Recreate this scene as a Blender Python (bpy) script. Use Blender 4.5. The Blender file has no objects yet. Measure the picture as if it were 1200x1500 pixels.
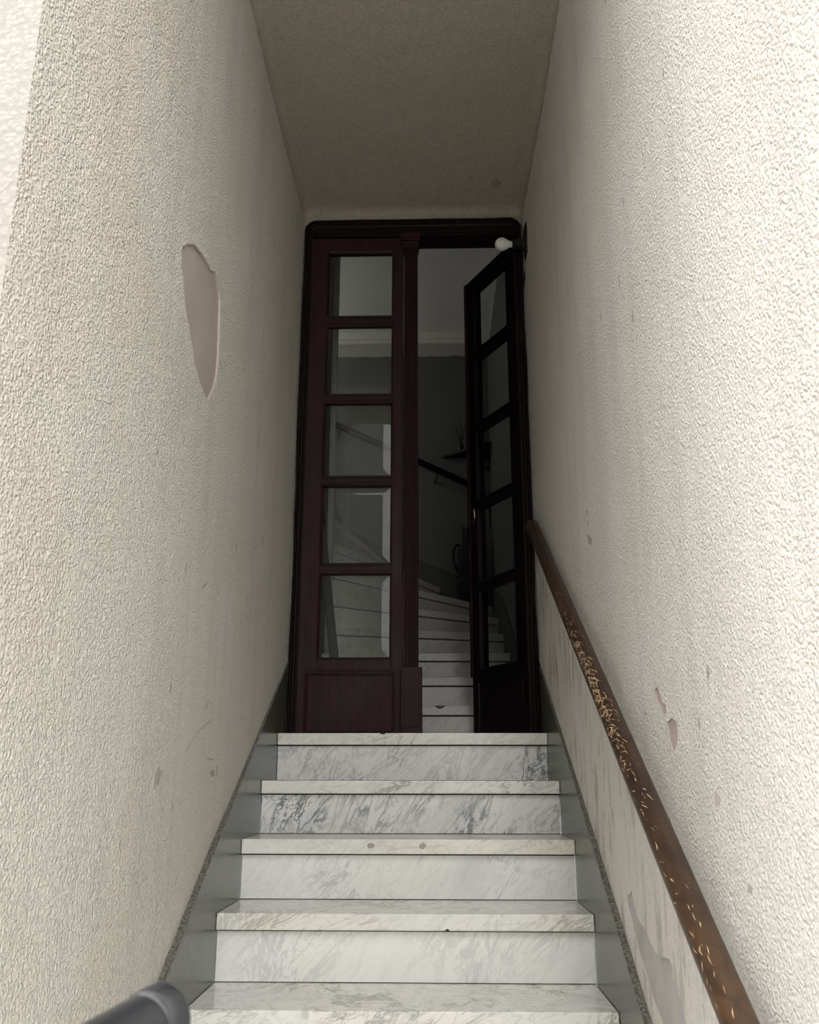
import bpy, bmesh, math, random
from mathutils import Vector, Matrix
from mathutils.geometry import delaunay_2d_cdt

SC = bpy.context.scene
COL = SC.collection
PI = math.pi

# ------------------------------------------------------------------ camera
cam_d = bpy.data.cameras.new('camera')
cam = bpy.data.objects.new('camera', cam_d)
COL.objects.link(cam)
cam_d.sensor_fit = 'VERTICAL'
cam_d.sensor_height = 36.0
cam_d.sensor_width = 28.8
cam_d.lens = 1346.44 / 1500 * 36.0
cam_d.clip_start = 0.02
cam_d.dof.use_dof = True
cam_d.dof.focus_distance = 2.6
cam_d.dof.aperture_fstop = 11.0
R_ = Vector((0.999675, 0.025469, 0.001003))
U_ = Vector((0.006269, -0.283804, 0.958862))
F_ = Vector((-0.024706, 0.958544, 0.283872))
cam.matrix_world = Matrix(((R_.x, U_.x, -F_.x, 0.0804), (R_.y, U_.y, -F_.y, -3.496),
                           (R_.z, U_.z, -F_.z, -0.18145), (0, 0, 0, 1)))
SC.camera = cam

# ------------------------------------------------------------------ sky, sun, exposure
W = bpy.data.worlds.new('overcast_sky')
SC.world = W
W.use_nodes = True
nt = W.node_tree
nt.nodes.clear()
tc = nt.nodes.new('ShaderNodeTexCoord')
sx = nt.nodes.new('ShaderNodeSeparateXYZ')
mr = nt.nodes.new('ShaderNodeMapRange')
mr.inputs['From Min'].default_value = 0.0
mr.inputs['From Max'].default_value = 1.0
mr.inputs['To Min'].default_value = 2.6
mr.inputs['To Max'].default_value = 5.0
bg = nt.nodes.new('ShaderNodeBackground')
bg.inputs['Color'].default_value = (1.0, 0.985, 0.965, 1)
out = nt.nodes.new('ShaderNodeOutputWorld')
nt.links.new(tc.outputs['Generated'], sx.inputs[0])
nt.links.new(sx.outputs['Z'], mr.inputs['Value'])
nt.links.new(mr.outputs[0], bg.inputs['Strength'])
nt.links.new(bg.outputs[0], out.inputs[0])

sun_d = bpy.data.lights.new('hazy_sun', 'SUN')
sun_d.energy = 0.7
sun_d.angle = math.radians(70)
sun_d.color = (1.0, 0.985, 0.965)
sun = bpy.data.objects.new('hazy_sun', sun_d)
COL.objects.link(sun)
sun.location = (-6, -8, 8)
sun.rotation_euler = Vector((1.0, 0.8, -1.25)).to_track_quat('-Z', 'Y').to_euler()

hall_d = bpy.data.lights.new('hall_fill', 'POINT')  # unseen point light without a fixture, added to brighten the hall
hall_d.energy = 11.0
hall_d.color = (1.0, 0.97, 0.92)
hall_d.shadow_soft_size = 0.3
hall_l = bpy.data.objects.new('hall_fill', hall_d)
COL.objects.link(hall_l)
hall_l.location = (-1.6, 2.4, 2.7)

vs = SC.view_settings
vs.view_transform = 'Standard'
vs.look = 'None'
vs.gamma = 1.0
vs.use_curve_mapping = False
vs.exposure = 0.4

# ------------------------------------------------------------------ materials
def new_mat(name):
    m = bpy.data.materials.new(name)
    m.use_nodes = True
    t = m.node_tree
    b = t.nodes['Principled BSDF']
    return m, t, b

def N(t, kind, **kw):
    n = t.nodes.new(kind)
    for k, v in kw.items():
        setattr(n, k, v)
    return n

def lk(t, a, b):
    t.links.new(a, b)

def math_n(t, op, a, b=None, clamp=False):
    n = N(t, 'ShaderNodeMath', operation=op)
    n.use_clamp = clamp
    for i, v in enumerate((a, b)):
        if v is None:
            continue
        if isinstance(v, (int, float)):
            n.inputs[i].default_value = v
        else:
            lk(t, v, n.inputs[i])
    return n.outputs[0]

def noise(t, vec, scale, detail=2.0, rough=0.5, dist=0.0):
    n = N(t, 'ShaderNodeTexNoise')
    n.inputs['Scale'].default_value = scale
    n.inputs['Detail'].default_value = detail
    n.inputs['Roughness'].default_value = rough
    n.inputs['Distortion'].default_value = dist
    lk(t, vec, n.inputs['Vector'])
    return n.outputs['Fac']

def mapping(t, vec, loc=(0, 0, 0), rot=(0, 0, 0), scale=(1, 1, 1)):
    n = N(t, 'ShaderNodeMapping')
    n.inputs['Location'].default_value = loc
    n.inputs['Rotation'].default_value = rot
    n.inputs['Scale'].default_value = scale
    lk(t, vec, n.inputs['Vector'])
    return n.outputs[0]

def ramp(t, fac, stops):
    n = N(t, 'ShaderNodeValToRGB')
    e = n.color_ramp.elements
    while len(e) < len(stops):
        e.new(0.5)
    for el, (p, c) in zip(e, stops):
        el.position = p
        el.color = (*c, 1) if len(c) == 3 else c
    lk(t, fac, n.inputs[0])
    return n.outputs[0]

def mixc(t, fac, a, b, mode='MIX'):
    n = N(t, 'ShaderNodeMix', data_type='RGBA', blend_type=mode)
    for i, v in ((0, fac), (6, a), (7, b)):
        if isinstance(v, (int, float)):
            n.inputs[i].default_value = v
        elif isinstance(v, tuple):
            n.inputs[i].default_value = (*v, 1)
        else:
            lk(t, v, n.inputs[i])
    return n.outputs[2]

def smooth(t, v, lo, hi, a=0.0, b=1.0):
    n = N(t, 'ShaderNodeMapRange', interpolation_type='SMOOTHSTEP')
    n.inputs['From Min'].default_value = lo
    n.inputs['From Max'].default_value = hi
    n.inputs['To Min'].default_value = a
    n.inputs['To Max'].default_value = b
    lk(t, v, n.inputs['Value'])
    return n.outputs[0]

def bump(t, b, h, dist, strength=1.0):
    n = N(t, 'ShaderNodeBump')
    n.inputs['Distance'].default_value = dist
    n.inputs['Strength'].default_value = strength
    lk(t, h, n.inputs['Height'])
    lk(t, n.outputs[0], b.inputs['Normal'])
    return n

def obj_co(t):
    return N(t, 'ShaderNodeTexCoord').outputs['Object']

def stucco(name, base, grain=1.0, depth=0.0075, dirt=None, dado=False):
    """painted roughcast: lumpy relief, faint drips, dark pinholes"""
    m, t, b = new_mat(name)
    co = obj_co(t)
    warp = mapping(t, co, scale=(1, 1, 0.8))
    n1 = noise(t, warp, 150 * grain, 3.0, 0.6, 0.0)
    n2 = noise(t, co, 62 * grain, 1.0, 0.5, 0.0)
    n3 = noise(t, co, 6, 2.0)
    vo = N(t, 'ShaderNodeTexVoronoi', feature='F1')
    vo.inputs['Scale'].default_value = 165 * grain
    vo.inputs['Randomness'].default_value = 1.0
    wv = N(t, 'ShaderNodeVectorMath', operation='ADD')
    nz = N(t, 'ShaderNodeTexNoise')
    nz.inputs['Scale'].default_value = 80 * grain
    nz.inputs['Detail'].default_value = 1.0
    lk(t, co, nz.inputs['Vector'])
    sc_ = N(t, 'ShaderNodeVectorMath', operation='SCALE')
    sc_.inputs['Scale'].default_value = 0.009 / grain
    lk(t, nz.outputs['Color'], sc_.inputs[0])
    lk(t, co, wv.inputs[0])
    lk(t, sc_.outputs[0], wv.inputs[1])
    lk(t, wv.outputs[0], vo.inputs['Vector'])
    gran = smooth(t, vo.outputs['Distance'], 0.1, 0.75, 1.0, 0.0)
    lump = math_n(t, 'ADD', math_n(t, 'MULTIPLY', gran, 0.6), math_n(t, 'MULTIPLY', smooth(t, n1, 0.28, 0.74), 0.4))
    h = math_n(t, 'ADD', math_n(t, 'MULTIPLY', lump, 0.9), math_n(t, 'MULTIPLY', n2, 0.55))
    h = math_n(t, 'ADD', h, math_n(t, 'MULTIPLY', n3, 1.6))
    if dado:   # the worn, smoother lower band that follows the flight of steps
        sep = N(t, 'ShaderNodeSeparateXYZ')
        lk(t, co, sep.inputs[0])
        d = math_n(t, 'SUBTRACT', sep.outputs['Z'], math_n(t, 'MULTIPLY', sep.outputs['Y'], 0.585))
        d = math_n(t, 'ADD', d, math_n(t, 'MULTIPLY', n3, 0.2))
        worn = smooth(t, d, 0.62, 0.95, 1.0, 0.0)
        keep = math_n(t, 'SUBTRACT', 1.0, math_n(t, 'MULTIPLY', worn, 0.72))
        h = math_n(t, 'MULTIPLY', h, keep)
    bump(t, b, h, depth)
    # colour: large warm and cool drifts, streaks running down, specks
    streak = noise(t, mapping(t, co, scale=(9, 9, 0.55)), 1.6, 3.0)
    drift = noise(t, co, 2.3, 3.0)
    c = mixc(t, smooth(t, drift, 0.35, 0.7), base, tuple(x * y for x, y in zip(base, (0.97, 0.947, 0.92))))
    c = mixc(t, smooth(t, streak, 0.47, 0.72, 0.0, 0.4), c, tuple(x * 0.80 for x in base))
    c = mixc(t, smooth(t, lump, 0.22, 0.50, 0.36, 0.0), c, tuple(x * 0.66 for x in base))  # hollows between the lumps darkened: relief shade put into the colour
    speck = noise(t, mapping(t, co, scale=(1, 1, 0.45)), 42, 1.0)
    speck2 = noise(t, co, 5.3, 1.0)
    sp = math_n(t, 'MULTIPLY', smooth(t, speck, 0.735, 0.77), smooth(t, speck2, 0.5, 0.62))
    c = mixc(t, math_n(t, 'MULTIPLY', sp, 0.6), c, (0.16, 0.14, 0.12))
    if dado:
        st = noise(t, mapping(t, co, rot=(0.12, 0, 0), scale=(1, 17, 4.0)), 1.5, 5.0, 0.68)
        st2 = noise(t, mapping(t, co, scale=(1, 11, 5)), 0.9, 4.0)
        gr = math_n(t, 'MULTIPLY', worn, math_n(t, 'MULTIPLY', smooth(t, st, 0.47, 0.62), smooth(t, st2, 0.36, 0.60)))
        c = mixc(t, math_n(t, 'MULTIPLY', gr, 0.75), c, (0.30, 0.285, 0.26))
        c = mixc(t, math_n(t, 'MULTIPLY', worn, 0.16), c, (0.50, 0.45, 0.39))
    lk(t, c, b.inputs['Base Color'])
    b.inputs['Roughness'].default_value = 0.75
    b.inputs['Specular IOR Level'].default_value = 0.3
    return m

def plain(name, col, rough=0.5, bscale=0, bdist=0.001, var=0.0, vscale=8, metal=0.0, spec=0.5):
    m, t, b = new_mat(name)
    b.inputs['Base Color'].default_value = (*col, 1)
    b.inputs['Roughness'].default_value = rough
    b.inputs['Metallic'].default_value = metal
    b.inputs['Specular IOR Level'].default_value = spec
    co = obj_co(t)
    if var:
        n = noise(t, co, vscale, 4.0)
        lk(t, mixc(t, smooth(t, n, 0.3, 0.7), tuple(x * (1 - var) for x in col), tuple(min(1, x * (1 + var)) for x in col)), b.inputs['Base Color'])
    if bscale:
        bump(t, b, noise(t, co, bscale, 3.0), bdist)
    return m

def marble(name, seed, vein=0.5, tilt=0.9, base=(0.76, 0.765, 0.75), tint=0.0, rough=0.22, run=(1.0, 1.0, 0.34), murk=1.0):
    """white marble, grey veins that run along a tilted direction"""
    m, t, b = new_mat(name)
    co = obj_co(t)
    p = mapping(t, co, loc=(seed * 3.17, seed * 1.3, seed * 2.1))
    q = mapping(t, mapping(t, p, rot=(0, -tilt, 0)), scale=run)
    cloud = noise(t, q, 5.5, 5.0, 0.6, 0.6)
    rid = noise(t, q, 10.5, 5.0, 0.64, 0.8)
    r1 = math_n(t, 'ABSOLUTE', math_n(t, 'SUBTRACT', rid, 0.5))
    rid2 = noise(t, q, 30, 4.0, 0.62, 1.0)
    r2 = math_n(t, 'ABSOLUTE', math_n(t, 'SUBTRACT', rid2, 0.5))
    patch = smooth(t, noise(t, p, 4.0, 2.0), 0.42, 0.66)
    v1 = smooth(t, r1, 0.0, 0.036, 1.0, 0.0)
    v2 = smooth(t, r2, 0.0, 0.05, 0.75, 0.0)
    dark = smooth(t, cloud, 0.5, 0.78)
    c = mixc(t, math_n(t, 'MULTIPLY', dark, (0.35 + 0.4 * vein) * murk), base, (0.47, 0.485, 0.49))
    vv = math_n(t, 'MULTIPLY', math_n(t, 'MAXIMUM', v1, math_n(t, 'MULTIPLY', v2, 0.7)), math_n(t, 'ADD', math_n(t, 'MULTIPLY', patch, 0.8), 0.32))
    c = mixc(t, math_n(t, 'MULTIPLY', vv, vein), c, (0.20, 0.21, 0.22))
    if tint:
        w = smooth(t, noise(t, p, 4, 2.0), 0.3, 0.8)
        c = mixc(t, math_n(t, 'MULTIPLY', w, tint), c, (0.78, 0.72, 0.58))
    lk(t, c, b.inputs['Base Color'])
    rn = noise(t, p, 30, 3.0)
    lk(t, smooth(t, rn, 0.2, 0.8, rough, rough + 0.03), b.inputs['Roughness'])
    bump(t, b, noise(t, p, 60, 2.0), 0.0004)
    return m

def wood(name, c1, c2, rough=0.4, axis=2, scale=14, spec=0.2):
    m, t, b = new_mat(name)
    co = obj_co(t)
    s = [1, 1, 1]
    s[axis] = 0.07
    q = mapping(t, co, scale=tuple(s))
    n = noise(t, q, scale * 4, 5.0, 0.6, 0.5)
    n2 = noise(t, co, 5, 2.0)
    c = mixc(t, smooth(t, n, 0.35, 0.7), c1, c2)
    c = mixc(t, smooth(t, n2, 0.5, 0.8, 0.0, 0.4), c, tuple(x * 1.5 + 0.004 for x in c2))
    lk(t, c, b.inputs['Base Color'])
    lk(t, smooth(t, n2, 0.3, 0.7, rough, rough + 0.15), b.inputs['Roughness'])
    b.inputs['Specular IOR Level'].default_value = spec
    bump(t, b, n, 0.0006)
    return m

def glass_mat(name):
    """clear window glass: transmits, and mirrors by angle"""
    m, t, b = new_mat(name)
    t.nodes.remove(b)
    o = t.nodes['Material Output']
    tr = N(t, 'ShaderNodeBsdfTransparent')
    tr.inputs['Color'].default_value = (0.93, 0.95, 0.94, 1)
    gl = N(t, 'ShaderNodeBsdfGlossy')
    gl.inputs['Roughness'].default_value = 0.015
    fr = N(t, 'ShaderNodeFresnel')
    geo = N(t, 'ShaderNodeNewGeometry')
    io = N(t, 'ShaderNodeMapRange')          # the way out of the pane mirrors no more than the way in
    io.inputs['To Min'].default_value = 1.4
    io.inputs['To Max'].default_value = 1 / 1.4
    lk(t, geo.outputs['Backfacing'], io.inputs['Value'])
    lk(t, io.outputs[0], fr.inputs['IOR'])
    mx = N(t, 'ShaderNodeMixShader')
    lk(t, fr.outputs[0], mx.inputs[0])
    lk(t, tr.outputs[0], mx.inputs[1])
    lk(t, gl.outputs[0], mx.inputs[2])
    lk(t, mx.outputs[0], o.inputs['Surface'])
    return m

WALL = (0.785, 0.757, 0.685)
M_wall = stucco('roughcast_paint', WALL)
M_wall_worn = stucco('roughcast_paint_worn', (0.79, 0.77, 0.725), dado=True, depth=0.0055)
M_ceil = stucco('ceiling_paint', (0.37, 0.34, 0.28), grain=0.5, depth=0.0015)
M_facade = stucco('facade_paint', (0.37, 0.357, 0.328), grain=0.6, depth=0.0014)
M_patch = plain('bare_plaster', (0.43, 0.375, 0.33), 0.8, 25, 0.0015, 0.05, 6)
M_peel = plain('grey_cement', (0.46, 0.445, 0.43), 0.85, 40, 0.001, 0.08, 12)
M_pink = plain('pink_undercoat', (0.43, 0.36, 0.34), 0.8, 60, 0.001, 0.06, 20)
M_scr = plain('scratch_grey', (0.41, 0.38, 0.33), 0.85, 80, 0.0005, 0.15, 60)
M_scr2 = plain('dark_chip', (0.12, 0.115, 0.11), 0.85, 80, 0.0005, 0.15, 60)
M_slate = plain('grey_stone', (0.080, 0.085, 0.067), 0.24, 120, 0.0006, 0.2, 40, 0.0, 0.32)
M_mortar = plain('crumbling_mortar', (0.128, 0.122, 0.106), 0.9, 160, 0.004, 0.55, 150)
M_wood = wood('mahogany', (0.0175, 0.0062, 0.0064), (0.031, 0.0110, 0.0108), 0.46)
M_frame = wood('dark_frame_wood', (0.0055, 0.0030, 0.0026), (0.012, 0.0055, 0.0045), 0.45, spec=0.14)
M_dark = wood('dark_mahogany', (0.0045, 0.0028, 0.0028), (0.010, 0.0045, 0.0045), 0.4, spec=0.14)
M_glass = glass_mat('window_glass')
M_gap = plain('dark_joint_and_shadow', (0.03, 0.028, 0.025), 0.9, 50, 0.0005)
M_plug = plain('grey_filler', (0.36, 0.35, 0.31), 0.7, 200, 0.0005, 0.2, 90)
M_white = plain('milky_bulb', (0.80, 0.80, 0.78), 0.25, 5, 0.0001)
M_sock = plain('black_bakelite', (0.012, 0.012, 0.013), 0.35, 30, 0.0003)
M_plate = wood('red_brown_block', (0.020, 0.008, 0.007), (0.035, 0.013, 0.010), 0.5)
M_rub = plain('black_rubber', (0.015, 0.0165, 0.019), 0.33, 260, 0.0003, 0.15, 30)
M_steel = plain('black_steel', (0.02, 0.02, 0.022), 0.3, 0, metal=0.0)
M_chrome = plain('chrome', (0.75, 0.75, 0.74), 0.18, 40, 0.0001, metal=1.0)
M_bronze = plain('dark_bronze', (0.06, 0.045, 0.03), 0.4, 40, 0.0001, metal=1.0)
M_bag = plain('black_fabric', (0.003, 0.0033, 0.004), 0.85, 300, 0.0008, 0.3, 20)
M_strip = plain('slate_blue_strip', (0.010, 0.012, 0.016), 0.6, 20, 0.0006, 0.1, 6)
M_twig = plain('dry_twig', (0.035, 0.028, 0.02), 0.8, 80, 0.001)
M_pave = plain('pavement_concrete', (0.52, 0.51, 0.49), 0.85, 60, 0.002, 0.15, 4)
M_opp = plain('opposite_house_paint', (0.23, 0.22, 0.20), 0.85, 20, 0.003, 0.08, 2)
M_hall_floor = marble('landing_marble', 7.3, 0.3)
M_hceil = plain('hall_ceiling_paint', (0.66, 0.65, 0.61), 0.8, 20, 0.001, 0.03, 3)
M_pale = plain('pale_corner_paint', (0.50, 0.49, 0.46), 0.7, 30, 0.0006)

def hall_wall_mat():
    """grey oil paint with a white band above, the border painted by hand"""
    m, t, b = new_mat('hall_two_tone_paint')
    co = obj_co(t)
    sep = N(t, 'ShaderNodeSeparateXYZ')
    lk(t, co, sep.inputs[0])
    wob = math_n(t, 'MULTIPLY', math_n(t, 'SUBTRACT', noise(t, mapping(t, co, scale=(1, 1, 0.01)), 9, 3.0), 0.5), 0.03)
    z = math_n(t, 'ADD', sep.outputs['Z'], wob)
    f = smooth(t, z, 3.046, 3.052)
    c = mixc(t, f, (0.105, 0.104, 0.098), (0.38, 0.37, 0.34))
    lk(t, c, b.inputs['Base Color'])
    b.inputs['Roughness'].default_value = 0.6
    bump(t, b, noise(t, co, 14, 3.0), 0.002)
    return m
M_hwall = hall_wall_mat()

def rail_mat():
    m, t, b = new_mat('worn_rail_wood')
    co = obj_co(t)
    q = mapping(t, co, rot=(-math.radians(30.2), 0, 0), scale=(1, 0.12, 1))
    n = noise(t, q, 70, 5.0, 0.65, 0.6)
    n2 = noise(t, q, 16, 4.0, 0.6, 0.6)
    n3 = noise(t, co, 120, 3.0, 0.6)
    c = mixc(t, smooth(t, n, 0.3, 0.7), (0.020, 0.0105, 0.0068), (0.040, 0.0190, 0.0100))
    sep = N(t, 'ShaderNodeSeparateXYZ')
    lk(t, co, sep.inputs[0])
    low = smooth(t, sep.outputs['Y'], -1.7, -0.5, 1.0, 0.12)      # varnish rubbed off lower down
    wear = math_n(t, 'MULTIPLY', smooth(t, n2, 0.36, 0.60), low)
    c = mixc(t, math_n(t, 'MULTIPLY', wear, 0.85), c, (0.135, 0.068, 0.026))
    fl = math_n(t, 'MULTIPLY', smooth(t, n3, 0.6, 0.7), math_n(t, 'MULTIPLY', wear, 0.8))
    c = mixc(t, fl, c, (0.06, 0.03, 0.015))
    lk(t, c, b.inputs['Base Color'])
    b.inputs['Roughness'].default_value = 0.42
    bump(t, b, math_n(t, 'ADD', n, n3), 0.0008)
    return m
M_rail = rail_mat()
M_scuff = plain('raw_wood_scuff', (0.60, 0.43, 0.26), 0.8, 90, 0.0005, 0.25, 70)

# ------------------------------------------------------------------ helpers
class MB:
    """collects solids into one mesh"""
    def __init__(self, xf=None):
        self.v, self.f, self.sm = [], [], []
        self.xf = xf

    def add(self, verts, faces, smooth=False):
        o = len(self.v)
        self.v += [Vector(p) for p in verts]
        self.f += [tuple(i + o for i in f) for f in faces]
        self.sm += [smooth] * len(faces)
        return self

    def box(self, x0, x1, y0, y1, z0, z1):
        v = [(x, y, z) for z in (z0, z1) for y in (y0, y1) for x in (x0, x1)]
        return self.add(v, [(0, 2, 3, 1), (4, 5, 7, 6), (0, 1, 5, 4), (1, 3, 7, 5), (3, 2, 6, 7), (2, 0, 4, 6)])

    def prism(self, poly, z0, z1):
        """polygon in x,y drawn up from z0 to z1"""
        n = len(poly)
        v = [(x, y, z0) for x, y in poly] + [(x, y, z1) for x, y in poly]
        f = [tuple(reversed(range(n))), tuple(range(n, 2 * n))]
        f += [(i, (i + 1) % n, n + (i + 1) % n, n + i) for i in range(n)]
        return self.add(v, f)

    def loops(self, rings, closed=True, caps=True, smooth=False):
        n = len(rings[0])
        v = [p for r in rings for p in r]
        f = []
        for a in range(len(rings) - 1):
            for i in range(n if closed else n - 1):
                j = (i + 1) % n
                f.append((a * n + i, a * n + j, (a + 1) * n + j, (a + 1) * n + i))
        self.add(v, f, smooth)
        if caps:
            k = len(self.v) - len(v)
            m = len(rings)
            self.f.append(tuple(k + i for i in reversed(range(n))))
            self.f.append(tuple(k + (m - 1) * n + i for i in range(n)))
            self.sm += [False, False]
        return self

    def tube(self, pts, rad, seg=12, caps=True):
        """round bar along points, rad a number or one per point"""
        pts = [Vector(p) for p in pts]
        rr = rad if isinstance(rad, (list, tuple)) else [rad] * len(pts)
        up = None
        rings = []
        for i, p in enumerate(pts):
            d = (pts[min(i + 1, len(pts) - 1)] - pts[max(i - 1, 0)]).normalized()
            if up is None:
                up = Vector((0, 0, 1)) if abs(d.z) < 0.9 else Vector((1, 0, 0))
            s = d.cross(up).normalized()
            up = s.cross(d).normalized()
            rings.append([p + (s * math.cos(a) + up * math.sin(a)) * rr[i] for a in (2 * PI * k / seg for k in range(seg))])
        return self.loops(rings, True, caps, True)

    def build(self, name, mat, parent=None, bevel=0.0, seg=2):
        bm = bmesh.new()
        vs_ = [bm.verts.new(self.xf(p) if self.xf else p) for p in self.v]
        for f, s in zip(self.f, self.sm):
            try:
                fa = bm.faces.new([vs_[i] for i in f])
                fa.smooth = s
            except ValueError:
                pass
        bmesh.ops.recalc_face_normals(bm, faces=bm.faces)
        if bevel:
            es = [e for e in bm.edges if len(e.link_faces) == 2 and e.calc_face_angle(0) > 0.5]
            bmesh.ops.bevel(bm, geom=es, offset=bevel, segments=seg, profile=0.6, affect='EDGES', clamp_overlap=True)
        if parent is not None:
            bmesh.ops.translate(bm, verts=bm.verts, vec=-world_loc(parent))
        return link_bm(name, bm, mat, parent)

def world_loc(o):
    l = Vector(o.location)
    while o.parent:
        o = o.parent
        l += Vector(o.location)
    return l

def link_bm(name, bm, mat, parent=None):
    me = bpy.data.meshes.new(name)
    bm.to_mesh(me)
    bm.free()
    me.materials.append(mat)
    o = bpy.data.objects.new(name, me)
    COL.objects.link(o)
    if parent is not None:
        o.parent = parent
    return o

def tag(o, label=None, cat=None, group=None, kind=None):
    if label: o['label'] = label
    if cat: o['category'] = cat
    if group: o['group'] = group
    if kind: o['kind'] = kind
    return o

def empty(name, loc, label=None, cat=None, kind=None):
    o = bpy.data.objects.new(name, None)
    o.empty_display_size = 0.1
    COL.objects.link(o)
    o.location = loc
    return tag(o, label, cat, None, kind)

def inside(p, poly):
    c = False
    n = len(poly)
    for i in range(n):
        a, b = poly[i], poly[i - 1]
        if (a[1] > p[1]) != (b[1] > p[1]) and p[0] < (b[0] - a[0]) * (p[1] - a[1]) / (b[1] - a[1]) + a[0]:
            c = not c
    return c

def refine(poly, amp, seed, n=3):
    """break a polygon's edges into small ragged steps"""
    r = random.Random(seed)
    out_ = []
    for i, a in enumerate(poly):
        b = poly[(i + 1) % len(poly)]
        for k in range(n):
            t = k / n
            j = 0 if k == 0 else amp
            out_.append((a[0] + (b[0] - a[0]) * t + r.uniform(-j, j), a[1] + (b[1] - a[1]) * t + r.uniform(-j, j)))
    return out_

def wall_x(X, y):
    """the two walls close in by a centimetre over the last stretch before the door"""
    t = min(max((y + 0.55) / 0.75, 0), 1)
    return X - math.copysign(0.0125, X) * t

def side_wall(name, X, side, y0, y1, z0, z1, holes, mat):
    """wall in the plane x = X seen from the passage, ragged holes cut where the coat has come off; 3 cm thick"""
    outer = [(y0, z0), (-0.55, z0), (y1, z0), (y1, z1), (-0.55, z1), (y0, z1)]
    pts, edges = [], []
    for lp in [outer] + holes:
        k = len(pts)
        pts += [Vector(p) for p in lp]
        edges += [(k + i, k + (i + 1) % len(lp)) for i in range(len(lp))]
    v, e, f, *_ = delaunay_2d_cdt(pts, edges, [], 1, 1e-6)
    bm = bmesh.new()
    bv = [bm.verts.new((wall_x(X, p[0]), p[0], p[1])) for p in v]
    for tri in f:
        c = sum((v[i] for i in tri), Vector((0, 0))) / len(tri)
        if any(inside(c, h) for h in holes):
            continue
        bm.faces.new([bv[i] for i in tri])
    for vert in [q for q in bm.verts if not q.link_faces]:
        bm.verts.remove(vert)
    bmesh.ops.recalc_face_normals(bm, faces=bm.faces)
    ds = side * 0.03
    back = [bm.verts.new((X + ds, y, z)) for y, z in outer]
    bm.faces.new(back)
    o = link_bm(name, bm, mat)
    return tag(o, kind='structure')

def recess(name, X, side, poly, depth, mat, parent):
    """floor and rim of a place where the coat has come off"""
    n = len(poly)
    m = MB()
    v = [(X, y, z) for y, z in poly] + [(X + side * depth, y, z) for y, z in poly]
    f = [(i, (i + 1) % n, n + (i + 1) % n, n + i) for i in range(n)] + [tuple(range(n, 2 * n))]
    m.add(v, f)
    o = m.build(name, mat, parent)
    return o

def decal_poly(m, X, side, poly, t=0.0006):
    n = len(poly)
    m.add([(wall_x(X, y) + side * 0.001, y, z) for y, z in poly] + [(wall_x(X, y) - side * t, y, z) for y, z in poly],
          [(i, (i + 1) % n, n + (i + 1) % n, n + i) for i in range(n)] + [tuple(range(n, 2 * n))])

def decal_line(m, X, side, pts, w):
    pts = [Vector(p) for p in pts]
    L, Rr = [], []
    for i, p in enumerate(pts):
        d = (pts[min(i + 1, len(pts) - 1)] - pts[max(i - 1, 0)]).normalized()
        nrm = Vector((-d.y, d.x))
        ww = w * (0.35 if i in (0, len(pts) - 1) else 1)
        L.append(p + nrm * ww / 2)
        Rr.append(p - nrm * ww / 2)
    decal_poly(m, X, side, [tuple(p) for p in L + Rr[::-1]])

def smooth_line(pts, n=4):
    """Catmull-Rom through the points"""
    P = [Vector(p) for p in pts]
    P = [P[0] * 2 - P[1]] + P + [P[-1] * 2 - P[-2]]
    o = []
    for i in range(1, len(P) - 2):
        for k in range(n):
            t = k / n
            a, b, c, d = P[i - 1:i + 3]
            o.append(0.5 * ((2 * b) + (c - a) * t + (2 * a - 5 * b + 4 * c - d) * t * t + (3 * b - a - 3 * c + d) * t ** 3))
    o.append(P[-2])
    return o

# ------------------------------------------------------------------ dimensions
H, RUN = 0.1702, 0.2879       # riser, going
SX = 0.5                      # half width of the marble
WX = 0.515                    # half width between the walls
YF = -2.375                   # street front, left of the passage
YFR = -2.95                   # the wall on the right projects further
ZC = 2.36                     # passage ceiling
NST = 9
ZG = -H * NST                 # pavement
NT = 0.0419                   # thickness of a tread

# ------------------------------------------------------------------ setting: passage
patch = refine([(-1.577, 1.053), (-1.547, 1.081), (-1.479, 1.125), (-1.446, 1.133), (-1.399, 1.146), (-1.362, 1.149), (-1.309, 1.153),
         (-1.259, 1.179), (-1.22, 1.159), (-1.187, 1.131), (-1.174, 1.051), (-1.162, 0.973), (-1.164, 0.919), (-1.196, 0.853), (-1.239, 0.803),
         (-1.283, 0.799), (-1.338, 0.809), (-1.401, 0.836), (-1.455, 0.885), (-1.512, 0.928), (-1.556, 0.995), (-1.575, 0.998)], 0.0025, 3)
peel = refine([(-1.241, -0.417), (-1.272, -0.421), (-1.299, -0.406), (-1.318, -0.426), (-1.338, -0.444), (-1.345, -0.458), (-1.392, -0.466),
        (-1.43, -0.47), (-1.454, -0.485), (-1.484, -0.494), (-1.509, -0.501), (-1.553, -0.501), (-1.614, -0.492), (-1.637, -0.504),
        (-1.632, -0.52), (-1.655, -0.532), (-1.684, -0.55), (-1.707, -0.579), (-1.69, -0.606), (-1.537, -0.642), (-1.506, -0.616),
        (-1.452, -0.593), (-1.386, -0.555), (-1.326, -0.518), (-1.281, -0.476), (-1.245, -0.445)], 0.0022, 5)
scar1 = refine([(-1.731, -0.07), (-1.77, -0.065), (-1.802, -0.074), (-1.805, -0.091), (-1.797, -0.108), (-1.774, -0.123), (-1.752, -0.121), (-1.739, -0.105), (-1.735, -0.088)], 0.0012, 7, 2)
scar2 = refine([(-1.653, -0.003), (-1.681, -0.001), (-1.7, -0.017), (-1.705, -0.031), (-1.736, -0.038), (-1.731, -0.054), (-1.702, -0.059), (-1.692, -0.042), (-1.658, -0.023)], 0.0012, 8, 2)

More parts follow.
